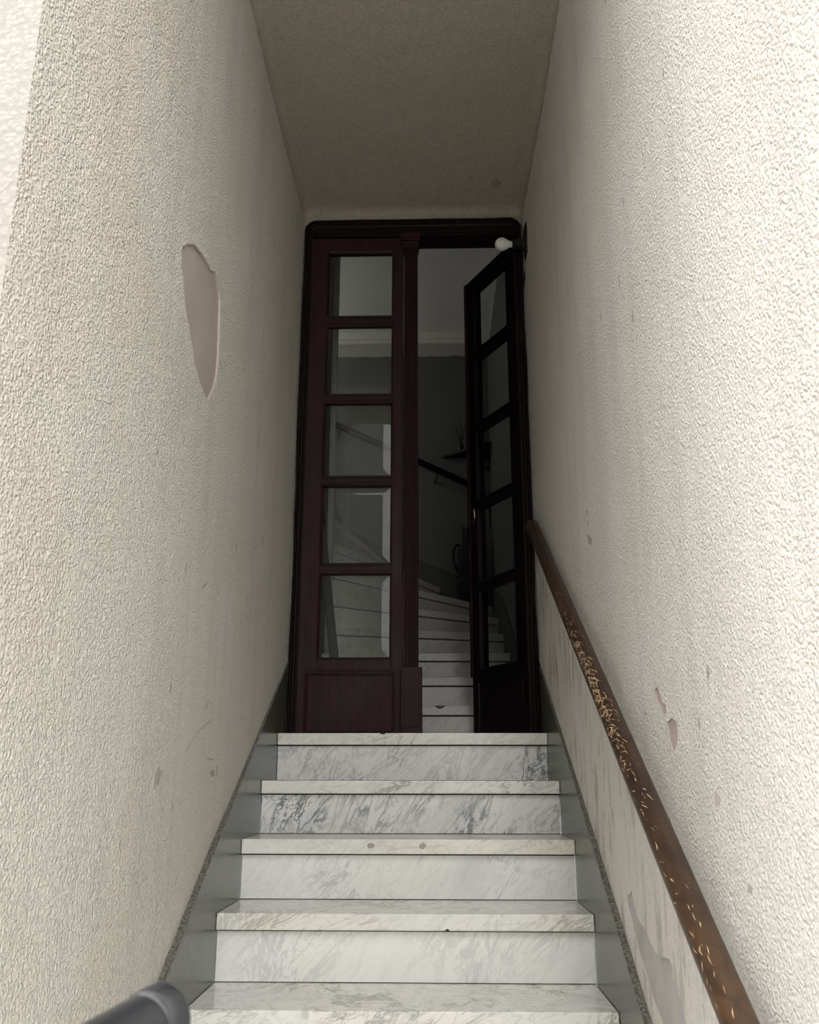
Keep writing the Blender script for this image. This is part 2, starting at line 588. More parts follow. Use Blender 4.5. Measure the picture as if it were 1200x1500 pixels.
wl = side_wall('wall_left', -WX, -1, YF, 0.21, ZG, ZC - 0.045, [patch], M_wall)
tag(wl, 'roughcast cream wall with a bare oval patch, left of the marble steps', 'wall')
recess('bare_patch', -WX, -1, patch, 0.006, M_patch, wl)['label'] = 'smooth bare pinkish plaster in an oval hole in the coat'
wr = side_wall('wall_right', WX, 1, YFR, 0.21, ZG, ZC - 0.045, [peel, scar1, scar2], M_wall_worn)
tag(wr, 'bright roughcast wall behind the wooden handrail with peeling paint low down', 'wall')
recess('peeled_patch', WX, 1, peel, 0.0035, M_peel, wr)['label'] = 'grey cement where the paint has peeled off'
recess('bare_scar', WX, 1, scar1, 0.003, M_pink, wr)
recess('bare_scar', WX, 1, scar2, 0.003, M_pink, wr)

sc = MB()
for w, ln in ((0.004, [(-0.975, 0.154), (-0.828, 0.153), (-0.669, 0.157)]), (0.003, [(-0.924, 0.051), (-0.86, 0.07), (-0.771, 0.079), (-0.704, 0.074)]),
              (0.0024, [(-1.232, -0.107), (-1.175, -0.078), (-1.073, -0.039), (-0.862, 0.01)]), (0.0035, [(-1.031, -0.116), (-0.912, -0.119), (-0.794, -0.111)]),
              (0.004, [(-0.968, -0.15), (-0.88, -0.142), (-0.805, -0.138)]),
              (0.003, [(-2.052, -0.24), (-2.048, -0.23), (-2.045, -0.223)]), (0.005, [(-1.064, 0.004), (-1.045, 0.02), (-1.032, 0.034)]),
              (0.006, [(-1.179, 0.302), (-1.155, 0.315), (-1.132, 0.327)])):
    decal_line(sc, -WX, -1, smooth_line(ln), w)
for i, pl in enumerate(([(-1.477, -0.192), (-1.47, -0.159), (-1.449, -0.147), (-1.415, -0.155), (-1.431, -0.175), (-1.457, -0.192)],
           [(-0.969, 0.453), (-0.954, 0.477), (-0.902, 0.502), (-0.866, 0.508), (-0.903, 0.478), (-0.944, 0.453)],
           [(-0.87, -0.152), (-0.948, -0.163), (-0.973, -0.153), (-0.937, -0.147)],
           [(-0.806, 0.14), (-0.834, 0.125), (-0.80, 0.106), (-0.77, 0.12)], [(-0.471, 0.32), (-0.52, 0.325), (-0.476, 0.342), (-0.43, 0.334)])):
    decal_poly(sc, -WX, -1, refine(pl, 0.004, 20 + i))
sc.build('scratch_marks', M_scr, wl)['kind'] = 'stuff'
sc = MB()
for w, ln in ((0.012, [(-0.028, 0.192), (-0.092, 0.164), (-0.153, 0.135), (-0.2, 0.099)]), (0.010, [(0.073, 0.887), (0.085, 0.868), (0.099, 0.846)]),
              (0.005, [(-0.885, 0.589), (-0.934, 0.55), (-0.969, 0.521)]), (0.006, [(-0.051, 0.783), (-0.075, 0.76), (-0.1, 0.737)])):
    decal_line(sc, WX, 1, smooth_line(ln), w)
for i, pl in enumerate(([(-0.988, 0.492), (-1.02, 0.482), (-1.06, 0.458), (-1.05, 0.448), (-1.018, 0.457)],
                        [(-1.994, -0.201), (-2.01, -0.192), (-2.022, -0.201), (-2.012, -0.216), (-2.001, -0.212)],
                        [(-2.107, -0.324), (-2.122, -0.31), (-2.135, -0.318), (-2.125, -0.325)])):
    decal_poly(sc, WX, 1, refine(pl, 0.003, 40 + i))
sc.build('scratch_marks', M_scr, wr)['kind'] = 'stuff'

# ceiling with rounded corners to both walls
m = MB()
rings = []
for y, dz in [(YF, 0), (-0.55, 0)] + [(0.205 - 0.07 + 0.07 * math.sin(a), 0.07 * (1 - math.cos(a))) for a in (PI / 2 * k / 6 for k in range(7))]:
    hw = abs(wall_x(WX, y))
    zt = ZC - dz
    prof = [(-hw - 0.03, ZC - 0.075)] + [(-hw + 0.045 * (1 - math.cos(a)), zt - 0.045 + 0.045 * math.sin(a)) for a in (PI / 2 * k / 6 for k in range(7))]
    prof = prof + [(-x, z) for x, z in reversed(prof)]
    rings.append([(x, y, z) for x, z in prof])
m.loops(rings, closed=False, caps=False, smooth=True)
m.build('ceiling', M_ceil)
tag(bpy.data.objects['ceiling'], 'flat cream plaster ceiling over the entrance steps', 'ceiling', kind='structure')
bs = MB()
for k, (x, y, r) in enumerate(((0.372, -0.004, 0.022), (0.259, -0.06, 0.008), (0.36, -0.05, 0.006))):
    rr = random.Random(k)
    pts = [(x + r * rr.uniform(0.7, 1.2) * math.cos(a), y + r * 1.6 * rr.uniform(0.7, 1.2) * math.sin(a)) for a in (2 * PI * i / 14 for i in range(14))]
    bs.prism(pts, ZC - 0.0006, ZC + 0.001)
bs.build('soot_stain', plain('soot', (0.25, 0.23, 0.19), 0.9, 40, 0.0004, 0.2, 60), bpy.data.objects['ceiling'])

# street front round the mouth of the passage
m = MB()
for q in ([(-4, YF, ZG), (-WX, YF, ZG), (-WX, YF, 5.5), (-4, YF, 5.5)], [(WX, YFR, ZG), (4, YFR, ZG), (4, YFR, 5.5), (WX, YFR, 5.5)], [(WX, YF, ZC - 0.05), (WX, YFR, ZC - 0.05), (WX, YFR, 5.5), (WX, YF, 5.5)],
          [(-WX, YF, ZC), (WX, YF, ZC), (WX, YF, 5.5), (-WX, YF, 5.5)]):
    m.add(q, [(0, 1, 2, 3)])
m.box(-4, -WX - 0.031, YF + 0.01, YF + 0.2, ZG, 5.5).box(WX + 0.031, 4, YFR + 0.01, YF + 0.2, ZG, 5.5).box(-WX - 0.031, WX + 0.031, YF + 0.01, YF + 0.2, ZC + 0.01, 5.5)
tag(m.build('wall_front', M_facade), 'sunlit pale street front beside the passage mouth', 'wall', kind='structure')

m = MB()
m.box(-14, 14, -14, 3.3, ZG - 0.1, ZG)
tag(m.build('floor', M_pave), 'grey concrete pavement in front of the steps', 'pavement', kind='structure')
m = MB()
m.box(-14, 0.3, -8.0, -7.6, ZG, 4.6).box(4.6, 14, -8.0, -7.6, ZG, 4.6)
tag(m.build('wall_opposite', M_opp), 'plain house front across the narrow street', 'wall', kind='structure')

# wall that carries the door frame
m = MB()
m.box(-2.5, -0.483, 0.205, 0.30, -0.3, 3.3).box(0.483, 0.75, 0.205, 0.30, -0.3, 3.3).box(-0.483, 0.483, 0.205, 0.30, 2.29, 3.3)
tag(m.build('wall_back', M_wall), 'plaster wall end around the dark wooden door frame', 'wall', kind='structure')

# ------------------------------------------------------------------ setting: hall behind the doors
def hall_box(name, label, mat, *b):
    m_ = MB()
    for q in b:
        m_.box(*q)
    return tag(m_.build(name, mat), label, 'wall', kind='structure')
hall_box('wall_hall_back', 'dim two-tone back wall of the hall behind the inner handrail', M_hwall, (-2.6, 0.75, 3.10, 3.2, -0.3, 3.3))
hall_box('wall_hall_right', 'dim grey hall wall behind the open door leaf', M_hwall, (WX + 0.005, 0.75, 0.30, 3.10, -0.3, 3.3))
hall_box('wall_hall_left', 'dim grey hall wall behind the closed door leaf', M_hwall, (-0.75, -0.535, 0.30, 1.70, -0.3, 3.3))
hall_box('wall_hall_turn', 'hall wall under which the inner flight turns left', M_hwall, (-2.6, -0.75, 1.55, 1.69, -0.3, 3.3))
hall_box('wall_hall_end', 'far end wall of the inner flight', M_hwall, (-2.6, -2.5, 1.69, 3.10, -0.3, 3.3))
m = MB()
m.box(-2.6, 0.75, 0.205, 3.2, 3.24, 3.3)
tag(m.build('ceiling_hall', M_hceil), 'pale grey ceiling of the hall behind the doors', 'ceiling', kind='structure')
m = MB()
m.box(-2.6, 0.75, 3.045, 3.10, 3.18, 3.24).box(-2.6, 0.75, 3.07, 3.10, 3.155, 3.18)
tag(m.build('trim_1', M_hceil, bevel=0.006), 'pale plaster cornice along the back of the hall ceiling', 'cornice', kind='structure')
m = MB()
m.box(-0.540, -0.502, 1.69, 1.735, 0.5, 3.24)
tag(m.build('trim_2', M_pale, bevel=0.006), 'pale vertical corner post where the inner flight turns left', 'corner post', kind='structure')
m = MB()
m.box(-0.53, 0.52, 0.20, 0.95, -0.06, -0.002)
tag(m.build('floor_landing', M_hall_floor), 'marble landing under the double door', 'floor', kind='structure')

# ------------------------------------------------------------------ the marble steps outside
stairs = empty('marble_staircase', (0, YF + 0.1, ZG), 'straight flight of grey-veined white marble steps between two stuccoed walls', 'stairs')
TM = [marble('tread_marble_%d' % i, 1.7 + i * 2.3, v, 1.1, (0.77, 0.77, 0.735), tn, 0.16, (1, 0.6, 0.4), 0.35)
      for i, (v, tn) in enumerate(((0.55, 0.25), (0.65, 0.1), (0.6, 0.6), (0.8, 0.5), (0.95, 0.35)))]
RM = [marble('riser_marble_%d' % i, 11.1 + i * 3.7, v, 0.62, bs_, 0.0, 0.2)
      for i, (v, bs_) in enumerate(((0.85, (0.78, 0.785, 0.775)), (1.0, (0.78, 0.785, 0.78)), (0.36, (0.83, 0.835, 0.82)), (0.30, (0.84, 0.845, 0.825)), (0.3, (0.83, 0.835, 0.82))))]
for i in range(NST):
    y, z = -RUN * i, -H * i
    back = 0.20 if i == 0 else RUN + 0.03
    m = MB()
    m.box(-SX + 0.0008, SX - 0.0008, y, y + back, z - NT, z)
    tr = m.build('tread', TM[min(i, 4)], stairs, bevel=0.0035)
    m = MB()
    m.box(-SX + 0.0015, SX - 0.0015, y + 0.019, y + 0.038, z - H + 0.0022, z - NT - 0.0045)
    m.build('riser', RM[min(i, 4)], stairs)
    m = MB()
    m.box(-SX + 0.001, SX - 0.001, y + 0.026, y + 0.037, z - NT - 0.006, z - NT + 0.001)  # dark strip that draws the shadow line under the nosing
    m.box(-SX + 0.001, SX - 0.001, y + 0.0203, y + 0.03, z - H - 0.001, z - H + 0.0032)
    m.build('joint_shadow', M_gap, stairs)
    if i == 2:
        for px in (-0.110, 0.046):
            d = MB()
            rr = random.Random(int(px * 1000))
            d.loops([[(px + 0.0105 * rr.uniform(0.8, 1.15) * math.cos(a), yy, z - 0.018 + 0.0095 * rr.uniform(0.8, 1.1) * math.sin(a)) for a in (2 * PI * k / 12 for k in range(12))] for yy in (y - 0.0006, y + 0.002)])
            d.build('filled_hole', M_plug, tr)['label'] = 'grey filled hole in the front of the tread'
    if i == 3:
        d = MB()
        d.loops([[(0.113 + dx, yy, z - NT - 0.0004 + dz) for dx, dz in ((-0.008, 0), (-0.003, 0.005), (0.002, 0.0065), (0.006, 0.002), (0.009, 0))] for yy in (y - 0.0006, y + 0.004)])
        d.build('chip', M_gap, tr)
    if i == 0:
        d = MB()
        d.loops([[(-0.108 + dx, yy, z - 0.0035 + dz) for dx, dz in ((-0.012, 0.003), (-0.006, -0.001), (0.004, -0.002), (0.010, 0.001), (0.012, 0.003))] for yy in (y - 0.0006, y + 0.004)])
        d.build('chip', M_gap, tr)

# grey stone skirting beside the steps
def skirt(name, side, label):
    X0, X1 = side * SX, side * (WX + 0.01)
    f = lambda y: 0.180 + 0.570 * y if y > -0.9 else 0.180 - 0.513 + 0.585 * (y + 0.9)
    ys = [YF + 0.02 + (0.185 - YF - 0.02) * k / 40 for k in range(41)]
    top = [(y, f(y)) for y in ys]
    low = [(y, max(ZG, -H - RUN * 0 + (y / RUN) * H - 0.2)) for y in ys]
    m_ = MB()
    v, fs = [], []
    for (a, b), (c, d) in zip(top, low):
        v += [(X0, a, b), (X1, a, b), (X1, c, d), (X0, c, d)]
    for k in range(40):
        for q in range(4):
            fs.append((k * 4 + q, k * 4 + (q + 1) % 4, k * 4 + 4 + (q + 1) % 4, k * 4 + 4 + q))
    fs += [(0, 1, 2, 3), tuple(160 + q for q in range(4))]
    m_.add(v, fs)
    o = tag(m_.build(name, M_slate), label, 'skirting', kind='structure')
    # rough mortar seam between stone and wall coat
    rr = random.Random(4 if side < 0 else 9)
    b_ = MB()
    v, fs = [], []
    nn = 160
    for k in range(nn + 1):
        y = YF + 0.03 + (0.15 - YF - 0.03) * k / nn
        z = f(y)
        a = 0.001 + 0.0015 * rr.random()
        w = 0.0008 + 0.0045 * rr.random() ** 3 * (1.6 if y < -0.7 else 0.5)
        v += [(side * (SX + 0.001), y, z - w), (side * (SX - 0.0012 - 0.0018 * rr.random()), y, z - 0.001 + 0.002 * rr.random()), (side * (WX + 0.001), y, z + a)]
    for k in range(nn):
        for q in range(2):
            fs.append((k * 3 + q, k * 3 + q + 1, k * 3 + 4 + q, k * 3 + 3 + q))
    b_.add(v, fs)
    b_.build('mortar_seam', M_mortar, o)
skirt('baseboard_left', -1, 'grey-green stone skirting stepping up the left wall beside the marble')
skirt('baseboard_right', 1, 'grey-green stone skirting stepping up under the handrail wall')

# ------------------------------------------------------------------ door frame
DY = 0.195                                    # face of the closed leaf
fr = empty('trim_3', (0, 0.2, 0), 'dark wooden door frame with rounded top corners and chipped edges', 'door frame', 'structure')
m = MB(); m.box(-0.486, -0.467, 0.185, 0.30, -0.002, 2.28); m.box(-0.467, -0.455, 0.243, 0.30, -0.002, 2.245)
m.build('jamb', M_frame, fr, bevel=0.002)
m = MB(); m.box(0.470, 0.486, 0.185, 0.30, -0.002, 2.28); m.box(0.458, 0.470, 0.185, 0.215, -0.002, 2.24)
m.build('jamb', M_frame, fr, bevel=0.002)
m = MB(); m.box(-0.467, 0.470, 0.185, 0.30, 2.232, 2.28)
m.box(-0.467, 0.470, 0.178, 0.19, 2.243, 2.262)
m.build('head', M_frame, fr, bevel=0.003)
# architrave swept up, over and down with rounded top corners
def arch_path(inset, n=7):
    x, zt, r = 0.497 - inset, 2.312 - inset, max(0.055 - inset, 0.008)
    p = [(-x, -0.002)]
    for k in range(1, 13):
        p.append((-x, (zt - r) * k / 13))
    p += [(-x + r - r * math.cos(a), zt - r + r * math.sin(a)) for a in (PI / 2 * k / n for k in range(n + 1))]
    p += [((-x + r) + (2 * x - 2 * r) * k / 8, zt) for k in range(1, 8)]
    p += [(x - r + r * math.sin(a), zt - r + r * math.cos(a)) for a in (PI / 2 * k / n for k in range(n + 1))]
    for k in range(1, 13):
        p.append((x, (zt - r) * (1 - k / 13)))
    p.append((x, -0.002))
    return p
rr = random.Random(12)
rings = []
for inset, y in ((0.0, 0.206), (0.0, 0.176), (0.006, 0.168), (0.014, 0.166), (0.018, 0.174), (0.024, 0.174), (0.028, 0.182), (0.036, 0.186), (0.036, 0.206)):
    pth = arch_path(inset)
    if inset == 0:
        rag = [rr.uniform(-0.002, 0.002) for _ in pth] if y > 0.2 else rag
        pth = [(x * (1 + 2 * g), z + (g if z > 2.2 else 0)) for (x, z), g in zip(pth, rag)]
    rings.append([(x, y, z) for x, z in pth])
m = MB()
m.loops([list(c) for c in zip(*rings)], True, True)
m.build('architrave', M_frame, fr)
ch = MB()
rr = random.Random(2)
for k in range(26):
    z = rr.uniform(0.3, 2.1)
    x = -0.497 + rr.uniform(-0.001, 0.002)
    ch.box(x - 0.0015, x + 0.0035, 0.1755, 0.190, z, z + rr.uniform(0.008, 0.04))
for k in range(14):
    z = rr.choice((rr.uniform(1.93, 2.08), rr.uniform(0.4, 1.9)))
    x = 0.4905 + rr.uniform(-0.002, 0.002)
    ch.box(x - 0.002, x + 0.002, 0.1738, 0.185, z, z + rr.uniform(0.006, 0.03))
ch.build('paint_chip', plain('chipped_paint', (0.20, 0.15, 0.10), 0.8, 50, 0.001, 0.4, 50), fr)['kind'] = 'stuff'

# ------------------------------------------------------------------ door leaves
ROWS = [(1.828, 2.155), (1.449, 1.783), (1.071, 1.410), (0.690, 1.031), (0.301, 0.649)]

def make_leaf(root, xf, width, g0, g1, wmat):
    """panelled leaf: stiles, rails, five bevelled panes with their beads, one raised bottom panel. u runs from the hinge, d into the door"""
    T, Z0, Z1 = 0.042, 0.006, 2.226
    B = lambda: MB(xf)
    b = B(); b.box(0, g0, 0, T, Z0, Z1); b.build('stile', wmat, root, bevel=0.0025)
    b = B(); b.box(g1, width, 0, T, Z0, Z1); b.build('stile', wmat, root, bevel=0.0025)
    zs = [Z1] + [z for r in ROWS for z in reversed(r)] + [0.0]
    b = B(); b.box(g0, g1, 0, T, ROWS[0][1], Z1); b.build('rail', wmat, root, bevel=0.002)
    for k in range(4):
        b = B(); z1, z0 = ROWS[k][0], ROWS[k + 1][1]
        b.box(g0, g1, 0.004, T - 0.004, z0, z1)
        b.box(g0, g1, 0.0, T, (z0 + z1) / 2 - 0.007, (z0 + z1) / 2 + 0.007)
        b.build('rail', wmat, root, bevel=0.002)
    b = B(); b.box(g0, g1, 0, T, 0.247, ROWS[4][0]); b.box(g0 - 0.045, g1 + 0.02, -0.004, 0.0, 0.253, 0.262); b.build('rail', wmat, root, bevel=0.002)
    b = B(); b.box(g0, g1, 0, T, Z0, 0.03); b.build('rail', wmat, root, bevel=0.002)
    # bottom panel: moulding ring and raised field
    p0, p1, q0, q1 = g0 - 0.048, g1 + 0.022, 0.006, 0.246
    b = B()
    def ring(a, d):
        return [(p0 + a, d, q0 + a * 0.6), (p1 - a, d, q0 + a * 0.6), (p1 - a, d, q1 - a), (p0 + a, d, q1 - a)]
    b.loops([ring(0, 0.0), ring(0.0, -0.005), ring(0.005, -0.006), ring(0.008, -0.0005), ring(0.011, -0.0005), ring(0.016, -0.004)], True, True)
    b.build('panel', wmat, root)
    for z0, z1 in ROWS:
        # bead round the glass
        b = B()
        def rg(a, d):
            return [(g0 + a, d, z0 + a), (g1 - a, d, z0 + a), (g1 - a, d, z1 - a), (g0 + a, d, z1 - a)]
        b.loops([rg(-0.006, 0.012), rg(-0.006, -0.003), rg(-0.002, -0.004), rg(0.003, 0.001), rg(0.005, 0.006), rg(0.006, 0.012)], True, False)
        b.build('bead', wmat, root)
        b = B()
        e = 0.004
        fr_ = [(g0 + e, 0.016, z0 + e), (g1 - e, 0.016, z0 + e), (g1 - e, 0.016, z1 - e), (g0 + e, 0.016, z1 - e)]
        w = 0.038
        inn = [(g0 + w, 0.0130, z0 + w), (g1 - w, 0.0130, z0 + w), (g1 - w, 0.0130, z1 - w), (g0 + w, 0.0130, z1 - w)]
        bk = [(u, 0.0185, z) for u, _, z in fr_]
        b.loops([bk, fr_, inn], True, True)
        b.build('pane', M_glass, root)

dl = empty('door_1', (-0.467, 0.2, 0), 'closed left door leaf, reddish mahogany with five bevelled glass panes', 'door', 'structure')
xl = lambda p: Vector((p.x - 0.467, DY + p.y, p.z))
make_leaf(dl, xl, 0.424, 0.082, 0.377, M_wood)
# fluted cover strip with capital and block
pf = []
xs0, xs1, nf = -0.040, 0.021, 5
stepx = (xs1 - xs0) / nf
for k in range(nf):
    a = xs0 + k * stepx
    pf += [(a + 0.0005, DY - 0.026), (a + stepx * 0.30, DY - 0.028), (a + stepx * 0.42, DY - 0.021), (a + stepx * 0.68, DY - 0.021), (a + stepx * 0.8, DY - 0.028)]
pf += [(xs1, DY - 0.024), (xs1, DY + 0.05), (xs0, DY + 0.05)]
m = MB(); m.prism(pf, 0.262, 2.19)
m.build('fluted_strip', M_wood, dl)
m = MB()
for x0, x1, y, z0, z1 in ((-0.043, 0.024, 0.030, 2.158, 2.172), (-0.047, 0.027, 0.035, 2.172, 2.184), (-0.043, 0.024, 0.031, 2.184, 2.190), (-0.052, 0.031, 0.040, 2.190, 2.204), (-0.056, 0.034, 0.044, 2.204, 2.226)):
    m.box(x0, x1, DY - y, DY + 0.045, z0, z1)
m.build('capital', M_wood, dl, bevel=0.002)
m = MB(); m.box(-0.049, 0.036, DY - 0.034, DY + 0.05, 0.004, 0.264)
b_ = m.build('plinth_block', M_wood, dl, bevel=0.006, seg=3)
m = MB(); m.box(-0.040, 0.027, DY - 0.0365, DY - 0.033, 0.03, 0.25)
m.build('block_panel', M_wood, b_, bevel=0.002)

dr = empty('door_2', (0.466, 0.22, 0), 'open right door leaf, dark wood with glass panes, swung into the hall', 'door', 'structure')
TH = math.radians(62.5)
ct, st_ = math.cos(TH), math.sin(TH)
HX, HY = 0.464, 0.222
xr = lambda p: Vector((HX - p.x * ct + p.y * st_, HY + p.x * st_ + p.y * ct, p.z))
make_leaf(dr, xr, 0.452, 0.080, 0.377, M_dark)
# rebate strip down the free edge, lock, handles
m = MB(xr); m.box(0.440, 0.456, -0.010, 0.0, 0.27, 2.22); m.build('meeting_strip', M_wood, dr, bevel=0.003)
m = MB(xr); m.box(0.402, 0.424, -0.003, 0.0, 0.95, 1.095)
lock = m.build('lock_plate', M_bronze, dr, bevel=0.0012)
lock['label'] = 'small bronze lock plate'
m = MB(xr)
m.tube([(0.405, -0.003, 1.03), (0.405, -0.012, 1.03), (0.388, -0.014, 1.03)], 0.004, 10)
m.tube([(0.388, -0.014, 1.035), (0.385, -0.014, 1.02), (0.383, -0.013, 0.985)], [0.004, 0.004, 0.0035], 10)
m.build('handle', M_chrome, lock)
m = MB(xr); m.tube([(0.413, -0.003, 0.975), (0.413, -0.012, 0.975)], 0.008, 12)
m.build('keyhole', M_sock, lock)
m = MB(xr)
m.tube([(0.413, 0.042, 1.06), (0.413, 0.085, 1.06)], 0.007, 10)
m.tube([(0.413, 0.082, 1.075), (0.411, 0.086, 1.05), (0.405, 0.083, 0.99), (0.402, 0.081, 0.96)], [0.006, 0.006, 0.005, 0.006], 10)
m.build('handle', M_sock, dr)
for z in (0.35, 1.15, 1.95):
    m = MB(); m.tube([(0.462, 0.214, z - 0.04), (0.462, 0.214, z + 0.04)], 0.007, 10)
    m.build('hinge', M_dark, dr)

# ------------------------------------------------------------------ inner marble flight, turning left
inner = empty('inner_marble_staircase', (0, 1.2, 0), 'dim marble winder steps rising behind the half open door and turning left', 'stairs')
IM = [marble('inner_marble_%d' % i, 31.3 + i * 2.9, 0.35, 0.7, (0.80, 0.78, 0.755), 0.05, 0.3) for i in range(3)]
PV = Vector((-0.532, 1.715))
YB = 3.085
def ln(k):
    """end points of nosing line k, from the turning point to the outer wall"""
    if k <= 3:
        y = (0, 0.892, 1.227, 1.585)[k]
        return Vector((-0.534, y)), Vector((0.515, y))
    s = {4: 0.28, 5: 0.70, 6: 1.20, 7: 2.05, 8: 4.6}.get(k)
    if s is None:
        x = PV.x - 0.30 * (k - 9)
        return Vector((x, 1.70)), Vector((x, YB))
    yr = PV.y + s * (0.515 - PV.x)
    if yr < YB:
        return PV.copy(), Vector((0.515, yr))
    return PV.copy(), Vector((PV.x + (YB - PV.y) / s, YB))
for k in range(1, 9):
    a, b = ln(k)
    c, d = ln(k + 1)
    z = H * k
    dirn = (b - a).normalized()
    nin = Vector((-dirn.y, dirn.x))              # towards the next step
    # tread
    far_c, far_d = c + nin * 0.012, d + nin * 0.012
    poly = [a, b]
    if abs(b.x - 0.515) < 1e-4 and abs(d.y - YB) < 1e-4:
        poly.append(Vector((0.515, YB)))
    if (d - b).length > 1e-4:
        poly.append(d)
    if (c - a).length > 1e-4:
        poly.append(c)
    # the tread reaches a little under the next riser
    cen = sum(poly, Vector((0, 0))) / len(poly)
    poly2 = []
    for q in poly:
        if q is c or q is d:
            q = q + nin * 0.02
        poly2.append((min(q.x, 0.515), min(q.y, YB)))
    m = MB(); m.prism(poly2, z - NT, z)
    tr = m.build('tread', IM[k % 3], inner, bevel=0.002, seg=1)
    o1, o2 = nin * 0.014, nin * 0.034
    r_ = [a + o1, b + o1, b + o2, a + o2]
    m = MB(); m.prism([(q.x, min(q.y, YB)) for q in r_], z - H, z - NT - 0.007)
    m.build('riser', IM[(k + 1) % 3], inner)
    r_ = [a + nin * 0.028, b + nin * 0.028, b + o2, a + o2]
    m = MB(); m.prism([(q.x, min(q.y, YB)) for q in r_], z - NT - 0.008, z - NT + 0.001)  # shade below the nosing, set in as a dark strip
    m.build('joint_shadow', M_gap, inner)
    if k == 1:
        dd = MB()
        dd.loops([[(0.112 + dx, yy, z - 0.004 + dz) for dx, dz in ((-0.026, 0.0045), (-0.016, -0.006), (-0.004, -0.010), (0.012, -0.007), (0.026, 0.0045))] for yy in (a.y - 0.0006, a.y + 0.004)])
        dd.build('chip', M_scr2, tr)['label'] = 'half-moon chip in the nosing'

m = MB(); m.box(-2.5, PV.x - 0.002, 1.69, 3.10, H * 7.6, H * 9)
tag(m.build('floor_upper', M_hall_floor), 'marble floor above the winder steps', 'floor', kind='structure')

# dark skirting: slopes along hall walls
def slope_board(name, pts_top, pts_low, off, label):
    m_ = MB()
    v, fs = [], []
    for (x, y, z), (x2, y2, z2) in zip(pts_top, pts_low):
        v += [(x, y, z), (x + off[0], y + off[1], z), (x2 + off[0], y2 + off[1], z2), (x2, y2, z2)]
    n_ = len(pts_top)
    for k in range(n_ - 1):
        for q in range(4):
            fs.append((k * 4 + q, k * 4 + (q + 1) % 4, k * 4 + 4 + (q + 1) % 4, k * 4 + 4 + q))
    fs += [(0, 1, 2, 3), tuple((n_ - 1) * 4 + q for q in range(4))]
    m_.add(v, fs)
    return tag(m_.build(name, M_hskirt), label, 'skirting', kind='structure')
M_hskirt = plain('dark_skirting_paint', (0.045, 0.047, 0.045), 0.5, 40, 0.0005, 0.1, 10)
slope_board('baseboard_back', [(0.514, 3.098, 1.18), (0.21, 3.098, 1.305), (-0.03, 3.098, 1.405), (-0.29, 3.098, 1.50), (-0.68, 3.098, 1.70), (-2.0, 3.098, 2.45)],
            [(0.514, 3.098, 0.7), (0.21, 3.098, 0.9), (-0.03, 3.098, 0.95), (-0.29, 3.098, 1.0), (-0.68, 3.098, 1.2), (-2.0, 3.098, 1.9)], (0, -0.016), 'dark skirting sloping up the hall back wall above the winder steps')
slope_board('baseboard_hall', [(0.519, 0.7, 0.22), (0.519, 1.2, 0.47), (0.519, 2.2, 0.95), (0.519, 2.9, 1.16), (0.519, 3.09, 1.19)],
            [(0.519, 0.7, -0.05), (0.519, 1.2, 0.1), (0.519, 2.2, 0.5), (0.519, 2.9, 0.7), (0.519, 3.09, 0.7)], (-0.014, 0), 'dark skirting sloping up the hall wall behind the open door leaf')

# handrail on the hall's back wall
ir = empty('inner_handrail', (-0.2, 3.04, 2.2), 'dark inner handrail sloping across the hall back wall', 'handrail')
m = MB(); m.tube([(0.44, 3.035, 1.925), (-0.24, 3.035, 2.255), (-0.9, 3.035, 2.57)], 0.024, 12)
m.build('rail', M_dark, ir)
for x in (0.12, -0.62):
    z = 1.925 + (0.44 - x) * 0.482
    m = MB(); m.tube([(x, 3.035, z - 0.02), (x - 0.01, 3.05, z - 0.07), (x - 0.015, 3.098, z - 0.08)], 0.008, 8)
    m.build('bracket', M_sock, ir)

# ------------------------------------------------------------------ things in the hall
sh = empty('corner_shelf', (0.45, 3.05, 2.2), 'dark triangular corner shelf high on the hall back wall', 'shelf')
m = MB(); m.prism([(0.155, 3.098), (0.515, 3.098), (0.515, 2.80), (0.47, 2.80)], 2.195, 2.217)
m.build('board', M_dark, sh, bevel=0.003)
m = MB(); m.prism([(0.42, 3.098), (0.515, 3.098), (0.515, 3.01)], 2.10, 2.195)
m.build('bracket', M_dark, sh, bevel=0.002)
va = empty('twig_vase', (0.30, 3.0, 2.217), 'small dark vase of bare forked twigs on the corner shelf', 'vase')
m = MB(); m.tube([(0.30, 3.04, 2.2175), (0.30, 3.04, 2.235), (0.30, 3.04, 2.262), (0.30, 3.04, 2.28), (0.30, 3.04, 2.29)], [0.022, 0.030, 0.028, 0.016, 0.019], 14)
m.build('vase', M_sock, va)
for tip in ((0.255, 2.46), (0.30, 2.475), (0.345, 2.465), (0.325, 2.43), (0.272, 2.42)):
    m = MB(); m.tube([(0.30, 3.04, 2.27), ((0.30 * 0.6 + tip[0] * 0.4), 3.035, 2.34), (tip[0], 3.03, tip[1])], [0.005, 0.004, 0.0025], 6)
    m.build('twig', M_twig, va)

